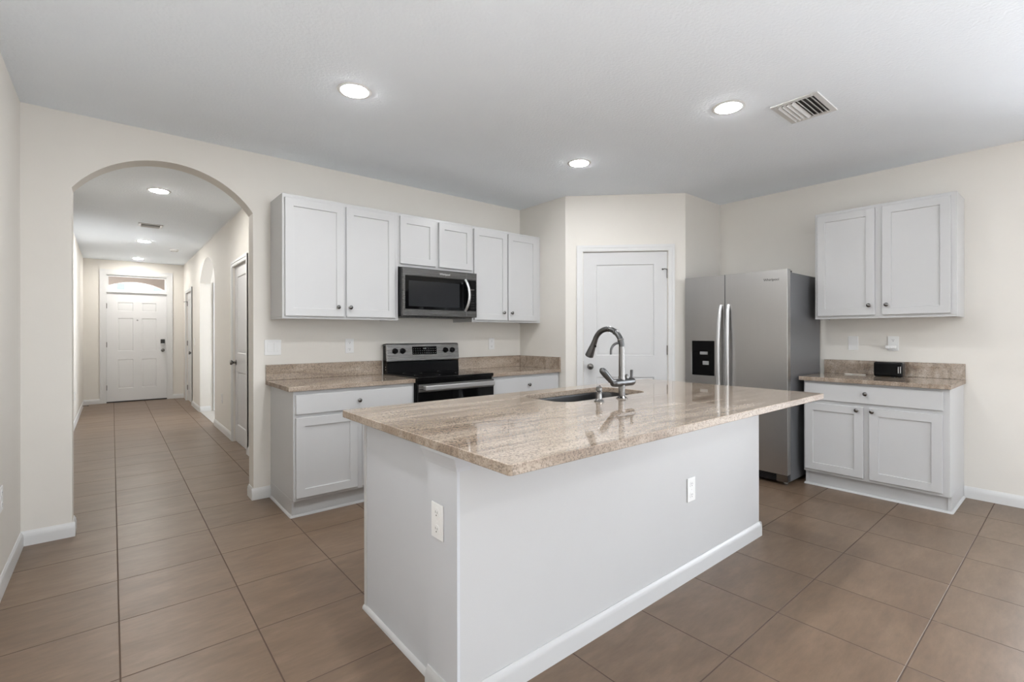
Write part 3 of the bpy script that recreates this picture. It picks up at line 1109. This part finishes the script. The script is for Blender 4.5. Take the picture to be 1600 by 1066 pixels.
for i in range(11):
    for j in range(3):
        if 3 < i < 7 and j == 2:
            continue
        x = -0.115 + i * 0.023
        dg.box(x - 0.005, x + 0.005, -0.0022, -0.0015, 0.074 + j * 0.02, 0.0765 + j * 0.02)
o = dg.build('printed_marks', M['grey'], pn)
o.data.transform(pt)
o = lettering('12:00', 0.016, 0.0, -0.0016, 0.112, M['plate'], pn)
o.data.transform(pt)
for x in (-0.30, -0.225, 0.226, 0.303):
    mb = MB()
    mb.lathe([(0.026, 0), (0.026, 0.004), (0.0225, 0.006), (0.021, 0.024), (0.018, 0.027), (0.001, 0.027)], (x, 0, 0.098), (0, -1, 0), 24)
    mb.box(x - 0.004, x + 0.004, -0.032, -0.024, 0.078, 0.118, 0.002)
    o = mb.build('knob', M['black'], rg)
    o.data.transform(pt)
for z in (0.945, 0.968):
    MB().lathe([(0.005, 0), (0.005, 0.002), (0.001, 0.003)], (-W + 0.0045, -0.055, z), (-1, 0, 0), 10).build('screw', M['grey'], rg)
# oven door
od = MB().box(-W + 0.004, W - 0.004, FYR - 0.035, FYR - 0.001, 0.25, 0.862, 0.004).build('oven_door', M['glass'], rg)
MB().box(-W + 0.004, W - 0.004, FYR - 0.0385, FYR - 0.0352, 0.797, 0.860, 0.0012, 1).build('door_trim', M['steelx'], od)
hd = MB()
hd.box(-W + 0.045, W - 0.025, FYR - 0.085, FYR - 0.066, 0.812, 0.850, 0.006, 3)
for x in (-W + 0.06, W - 0.04):
    hd.box(x - 0.015, x + 0.015, FYR - 0.07, FYR - 0.0386, 0.816, 0.846, 0.003)
hd.build('handle', M['hsteel'], od)
MB().box(-0.24, 0.24, FYR - 0.0365, FYR - 0.0352, 0.36, 0.70).build('window', M['mwin'], od)
MB().box(-W + 0.004, W - 0.004, FYR - 0.03, FYR - 0.001, 0.065, 0.243, 0.004).build('drawer', M['steelx'], rg)

# ------------------------------------------------------------------ microwave
MX0, MX1, MZ0, MZ1 = 1.865, 2.624, 1.412, 1.829
mw = thing('microwave', 'stainless microwave with black glass hanging above the range', 'microwave', ((MX0 + MX1) / 2, YB - 0.002, MZ0))
W = (MX1 - MX0) / 2
H = MZ1 - MZ0
yf = -0.375
MB().box(-W + 0.001, W - 0.003, yf, -0.002, 0.012, H).build('body', M['black'], mw)
mb = MB()
mb.box(-W + 0.02, W - 0.02, yf + 0.0, -0.02, 0.0, 0.011)
for i in range(14):
    mb.box(-W + 0.06 + i * 0.045, -W + 0.09 + i * 0.045, yf + 0.03, yf + 0.12, -0.003, 0.0)
mb.build('vent_grille', M['dark'], mw)
DS = 0.262                                             # seam between door and control side
fr = MB()
fr.relief([-W, -W + 0.016 + 0.004, DS + 0.11, DS + 0.117], [0.004, 0.060, H - 0.066, H - 0.001], {(1, 1)}, yf - 0.035, yf - 0.001, [(0.001, 0.003), (0.002, 0.004)], 0.004)
dr_ = fr.build('door', M['msteel'], mw)
MB().box(-W + 0.023, DS + 0.107, yf - 0.0325, yf - 0.0305, 0.0635, H - 0.0695).build('glass_front', M['glass'], dr_)
MB().box(-W + 0.055, DS - 0.075, yf - 0.0332, yf - 0.0325, 0.088, H - 0.112, 0.0003, 1).build('window', M['mwin'], dr_)
mb = MB()
pts = []
for k in range(13):
    t = k / 12
    pts.append((DS - 0.012 + 0.016 * math.sin(PI * t), yf - 0.033 - 0.045 * math.sin(PI * t) ** 0.7, 0.062 + (H - 0.13) * t))
mb.tube(pts, 0.0135, 14, 0.8)
mb.build('handle', M['hsteel'], dr_)
for z0, z1 in ((0.006, 0.058), (H - 0.064, H - 0.004)):
    MB().box(DS, DS + 0.001, yf - 0.0358, yf - 0.034, z0, z1).build('seam', M['grey'], dr_)
mb = MB()
mb.box(DS + 0.03, DS + 0.09, yf - 0.0330, yf - 0.0325, 0.255, 0.268)
for i in range(3):
    for j in range(6):
        mb.box(DS + 0.032 + i * 0.022, DS + 0.044 + i * 0.022, yf - 0.0329, yf - 0.0325, 0.09 + j * 0.024, 0.093 + j * 0.024)
mb.build('keypad_marks', M['slot'], dr_)
lettering('Whirlpool', 0.026, 0.03, yf - 0.0353, H - 0.045, M['hsteel'], dr_)

# ------------------------------------------------------------------ refrigerator
FRY = (1.572, 2.486)
fg = thing('refrigerator', 'side by side stainless refrigerator with black ice dispenser', 'refrigerator', (XR - 0.03, sum(FRY) / 2, 0), R(-90))
W = (FRY[1] - FRY[0]) / 2
yd = -(XR - 0.03 - 4.25)                               # door fronts (local)
dth = 0.065
MB().box(-W + 0.003, W - 0.003, yd + dth + 0.012, 0, 0.03, 1.772, 0.006).build('body', M['fside'], fg)
mb = MB()
mb.box(-W + 0.01, W - 0.01, yd + 0.035, yd + dth + 0.011, 0.028, 0.085)
for i in range(7):
    mb.box(-W + 0.05, W - 0.05, yd + 0.031, yd + 0.035, 0.035 + i * 0.007, 0.038 + i * 0.007)
mb.build('base_grille', M['dark'], fg)
xs = -W + (FRY[1] - 2.094)                             # split between the doors
ZD0, ZD1 = 0.095, 1.795
# left (freezer) door with a real dispenser recess
ex0, ex1, ez0, ez1 = -W + FRY[1] - 2.414, -W + FRY[1] - 2.192, 0.872, 1.196
mb = MB()
mb.relief([-W, ex0, ex1, xs - 0.004], [ZD0, ez0, ez1, ZD1], {(1, 1)}, yd, yd + dth, [(0.0, 0.012)], 0.0006)
dl = mb.build('door', M['steel'], fg)
mb = MB()
mb.relief([xs + 0.004, W], [ZD0, ZD1], set(), yd, yd + dth, [], 0.0006)
dr2 = mb.build('door', M['steel'], fg)
MB().box(xs - 0.0038, xs + 0.0036, yd + 0.004, yd + dth + 0.01, ZD0 + 0.004, ZD1 - 0.004).build('dark_gap_strip', M['dark'], dl)  # dark strip standing in for the shade in the gap between the doors
# door liners, set back behind each door
MB().box(-W + 0.01, xs - 0.008, yd + dth, yd + dth + 0.011, ZD0 + 0.01, ZD1 - 0.012).build('gasket', M['dark'], dl)
MB().box(xs + 0.008, W - 0.01, yd + dth, yd + dth + 0.011, ZD0 + 0.01, ZD1 - 0.012).build('gasket', M['dark'], dr2)
ds = MB()
ds.relief([ex0 + 0.0005, ex0 + 0.012, ex1 - 0.012, ex1 - 0.0005], [ez0 + 0.0005, ez0 + 0.02, ez1 - 0.1, ez1 - 0.0005], {(1, 1)}, yd - 0.003, yd + 0.0115, [(0.004, 0.009)], 0.003)
dp_ = ds.build('ice_dispenser', M['black'], dl)
cxd = (ex0 + ex1) / 2
MB().box(cxd - 0.03, cxd + 0.045, yd - 0.004, yd + 0.006, ez0 + 0.195, ez0 + 0.222, 0.003).build('spout', M['grey'], dp_)
MB().box(cxd - 0.005, cxd + 0.055, yd - 0.001, yd + 0.006, ez0 + 0.10, ez0 + 0.135, 0.003).build('paddle', M['grey'], dp_)
MB().box(ex0 - 0.006, ex0 - 0.0005, yd - 0.003, yd - 0.0002, ez0 + 0.02, ez0 + 0.22, 0.001, 1).build('side_trim', M['hsteel'], dl)
for par, x, s in ((dl, xs - 0.034, -1), (dr2, xs + 0.036, 1)):
    mb = MB()
    pts, rad = [], []
    for k in range(21):
        t = k / 20
        z = 0.55 + 0.97 * t
        bow = math.sin(PI * t) ** 0.45
        pts.append((x + s * 0.012 * math.sin(PI * t) * 0.6, yd - 0.004 - 0.048 * bow, z))
        rad.append(0.0165)
    mb.tube(pts, rad, 16, 0.85)
    mb.build('handle', M['hsteel'], par)
MB().box(W - 0.10, W - 0.012, yd + 0.028, yd + dth + 0.03, 0.025, 0.092, 0.006).build('foot_cover', M['chrome'], fg)
for sx in (-1, 1):
    MB().box(sx * (W - 0.045) - 0.03, sx * (W - 0.045) + 0.03, yd + dth + 0.013, yd + 0.14, 1.7725, 1.79, 0.003).build('hinge_cover', M['dark'], fg)
for x in (-W + 0.06, W - 0.06):
    for y in (yd + 0.12, -0.08):
        MB().cyl((x, y, 0), (x, y, 0.03), 0.018, n=14).build('foot', M['plate'], fg)
lettering('Whirlpool', 0.030, W - 0.125, yd - 0.0007, 1.705, M['slot'], dr2)

# ------------------------------------------------------------------ outlets and switches
def outlet(label, loc, rz, big=1.0, group=None, plain_plate=False, sockets=(0.028, -0.028)):
    t = thing('electrical_outlet' if not plain_plate else 'blank_wall_plate', label, 'outlet' if not plain_plate else 'wall plate', loc, rz, group)
    w, h = 0.0375 * big, 0.061 * big
    MB().box(-w, w, -0.006, -0.0003, -h, h, 0.0028, 2).build('cover_plate', M['plate'], t)
    if not plain_plate:
        for z in sockets:
            z *= big
            mb = MB()
            loop = [(0.0165 * big * max(-0.82, min(0.82, math.cos(a))) / 0.82, z + 0.0165 * big * math.sin(a)) for a in [2 * PI * k / 28 for k in range(28)]]
            mb.prism(loop, 'Y', -0.0078, -0.0058)
            s = mb.build('receptacle', M['plate'], t)
            q = MB()
            q.box(-0.0068, -0.0048, -0.0081, -0.0079, z - 0.001, z + 0.0075).box(0.0048, 0.0068, -0.0081, -0.0079, z - 0.001, z + 0.0065)
            q.cyl((0, -0.0079, z - 0.0075), (0, -0.0081, z - 0.0075), 0.0026, n=10)
            q.build('slot', M['slot'], s)
    zs = (0,) if not plain_plate else (0.03, -0.03)
    for z in zs:
        MB().lathe([(0.003, 0), (0.003, 0.001), (0.001, 0.0014)], (0, -0.006, z), (0, -1, 0), 10).build('screw', M['plate'], t)
    return t


outlet('white outlet above the left counter, left of the range', (1.570, YB, 1.162), 0)
outlet('white outlet above the right counter, right of the range', (3.108, YB, 1.160), 0)
outlet('white outlet on the end of the island under its crown', (KX, 1.432, 0.617), R(-90), 1.0)
outlet('white outlet on the long front of the island', (2.299, IYF, 0.456), 0)
outlet('white blank wall plate above the right counter next to the refrigerator', (XR, 1.325, 1.177), R(-90), plain_plate=True)
outlet('white outlet with a charger plugged in above the black box', (XR, 1.042, 1.177), R(-90))
outlet('white outlet low on the left edge wall', (XL, 3.39, 0.46), R(90))
outlet('white outlet low on the hall wall beside the closet door', (HX1, 7.21, 0.43), R(-90))
outlet('white outlet low on the left wall of the hall', (HX0, 8.9, 0.42), R(90))

# charger plugged into the lower socket
pl = thing('wall_charger', 'small white charger plugged into the right wall outlet', 'charger', (XR - 0.0083, 1.042, 1.149), R(-90))
MB().box(-0.024, 0.024, -0.034, 0, -0.014, 0.012, 0.004).build('plug_body', M['plate'], pl)
MB().box(-0.040, -0.010, -0.062, -0.033, -0.016, 0.010, 0.004).build('usb_end', M['plate'], pl)

sw = thing('light_switch', 'double white rocker switch plate beside the archway', 'light switch', (0.963, YB, 1.160), 0)
MB().box(-0.060, 0.060, -0.006, -0.0003, -0.060, 0.060, 0.0028).build('cover_plate', M['plate'], sw)
for x in (-0.024, 0.024):
    r_ = MB().relief([x - 0.0165, x + 0.0165], [-0.034, 0, 0.034], set(), -0.009, -0.006, [], 0.001).build('rocker', M['plate'], sw)
sw2 = thing('light_switch', 'small white switch on the hall wall before the far door', 'light switch', (HX1, 9.9, 1.14), R(-90))
MB().box(-0.036, 0.036, -0.006, -0.0003, -0.06, 0.06, 0.0028).build('cover_plate', M['plate'], sw2)
MB().relief([-0.0165, 0.0165], [-0.034, 0, 0.034], set(), -0.009, -0.006, [], 0.001).build('rocker', M['plate'], sw2)
# spring door stop at the end of the left hall baseboard
ds_ = tag(MB().lathe([(0.012, 0), (0.006, 0.006), (0.005, 0.06), (0.009, 0.062), (0.009, 0.075), (0.001, 0.076)], (0, 0, 0), (1, 0, 0), 12).build('door_stop', M['knob'], None, (HX0 + 0.0135, 11.0, 0.045)),
          'little door stop on the left hall baseboard near the front door', 'door stop')

# ------------------------------------------------------------------ on the right counter
bx = thing('storage_box', 'small glossy black box standing on the right wall counter', 'box', (4.91, 1.042, CT), R(-90))
mb = MB()
mb.box(-0.096, 0.096, -0.05, 0.05, 0.004, 0.122, 0.014, 4)
mb.build('body', M['black'], bx)
mb = MB()
mb.box(0.066, 0.072, -0.0515, -0.0495, 0.035, 0.086, 0.0005, 1).box(0.080, 0.085, -0.0515, -0.0495, 0.035, 0.088, 0.0005, 1)
mb.build('metal_strip', M['hsteel'], bx)
mb = MB()
for x in (-0.075, 0.03, 0.075):
    mb.box(x - 0.01, x + 0.01, -0.045, 0.045, 0, 0.0045, 0.001, 1)
mb.build('foot', M['dark'], bx)
pp = thing('paper_slip', 'folded white paper slip lying on the right wall counter', 'paper', (4.93, 1.29, CT), R(-90))
mb = MB()
mb.prism([(-0.075, 0.030), (-0.005, 0.012), (-0.002, 0.020), (-0.072, 0.040)], 'Z', 0.0005, 0.004)
mb.prism([(-0.07, -0.012), (0.02, 0.006), (0.085, -0.024), (0.088, -0.016), (0.022, 0.014), (-0.07, -0.004)], 'Z', 0.0045, 0.008)
mb.prism([(-0.01, 0.01), (0.075, 0.022), (0.074, 0.030), (-0.012, 0.018)], 'Z', 0.0005, 0.004)
mb.build('strip', M['paper'], pp)

# ------------------------------------------------------------------ ceiling fittings
def recessed(label, x, y, hall=False, first=[None, None]):
    t = thing('recessed_light', label, 'ceiling light', (x, y, HC), 0, 'recessed ceiling lights')
    MB().lathe([(0.096, 0), (0.094, -0.003), (0.080, -0.005), (0.074, -0.004), (0.0738, 0)], n=40).build('trim_ring', M['trim'], t)
    MB().lathe([(0.0735, -0.0005), (0.0735, -0.005), (0.066, -0.008), (0.045, -0.0105), (0.02, -0.012), (0.001, -0.0125)], n=32).build('diffuser', M['hlamp' if hall else 'lamp'], t)
    return t


recessed('large round recessed light on the kitchen ceiling nearest the archway', 1.064, 2.674)
recessed('round recessed light beside the ceiling air vent', 2.907, 1.408)
recessed('round recessed light on the kitchen ceiling in front of the pantry door', 2.917, 2.641)
for gx, gy, wh in ((1.06, 1.41, 'above the near end of the island'), (0.1, 1.42, 'added as unseen fill above the aisle beside the left wall'),  # first one follows the ceiling grid; the others are added fill light
                   (1.2, -1.7, 'added as unseen fill above the left part of the rear room'), (2.6, -1.7, 'added as unseen fill above the middle of the rear room'),
                   (1.2, -3.5, 'added as unseen fill above the left corner of the rear room'), (2.92, -3.5, 'added as unseen fill above the rear window')):
    recessed('round recessed light ' + wh, gx, gy)
recessed('nearest round recessed light on the hall ceiling', 0.35, 5.73, True)
recessed('second round recessed light along the hall, beyond the hall vent', 0.365, 8.95, True)
recessed('farthest round recessed light, above the front door', 0.366, 11.04, True)


def vent(label, x0, x1, y0, y1, along_x=True, n=8):
    t = thing('air_vent', label, 'air vent', ((x0 + x1) / 2, (y0 + y1) / 2, HC))
    a, b = (x1 - x0) / 2, (y1 - y0) / 2
    m_ = 0.032
    f = MB()
    f.box(-a, a, -b, -b + m_, -0.008, 0, 0.002, 1).box(-a, a, b - m_, b, -0.008, 0, 0.002, 1)
    f.box(-a, -a + m_, -b + m_, b - m_, -0.008, 0, 0.002, 1).box(a - m_, a, -b + m_, b - m_, -0.008, 0, 0.002, 1)
    f.build('frame', M['trim'], t)
    MB().box(-a + m_, a - m_, -b + m_, b - m_, -0.0012, -0.0004).build('duct_opening', M['slot'], t)
    for k in range(n):
        y = -b + m_ + (2 * (b - m_)) * (k + 0.5) / n
        s = 1 if k >= n / 2 else -1
        sl = MB()
        sl.prism([(y - s * 0.009, -0.0025), (y + s * 0.008, -0.017), (y + s * 0.010, -0.016), (y - s * 0.007, -0.0015)], 'X', -a + m_, a - m_)
        sl.build('slat', M['trim'], t)
    return t


vent('white louvred air vent on the kitchen ceiling', 3.10, 3.445, 0.985, 1.245)
vent('small white air vent on the hall ceiling', 0.25, 0.50, 7.5, 7.72, n=6)
sm = thing('smoke_detector', 'round white smoke detector on the hall ceiling', 'smoke detector', (0.776, 9.51, HC))
MB().lathe([(0.065, 0), (0.065, -0.012), (0.058, -0.028), (0.03, -0.034), (0.001, -0.034)], n=28).build('housing', M['plate'], sm)
MB().lathe([(0.05, -0.0315), (0.046, -0.0345), (0.042, -0.0335)], n=24).build('grille', M['grey'], sm)
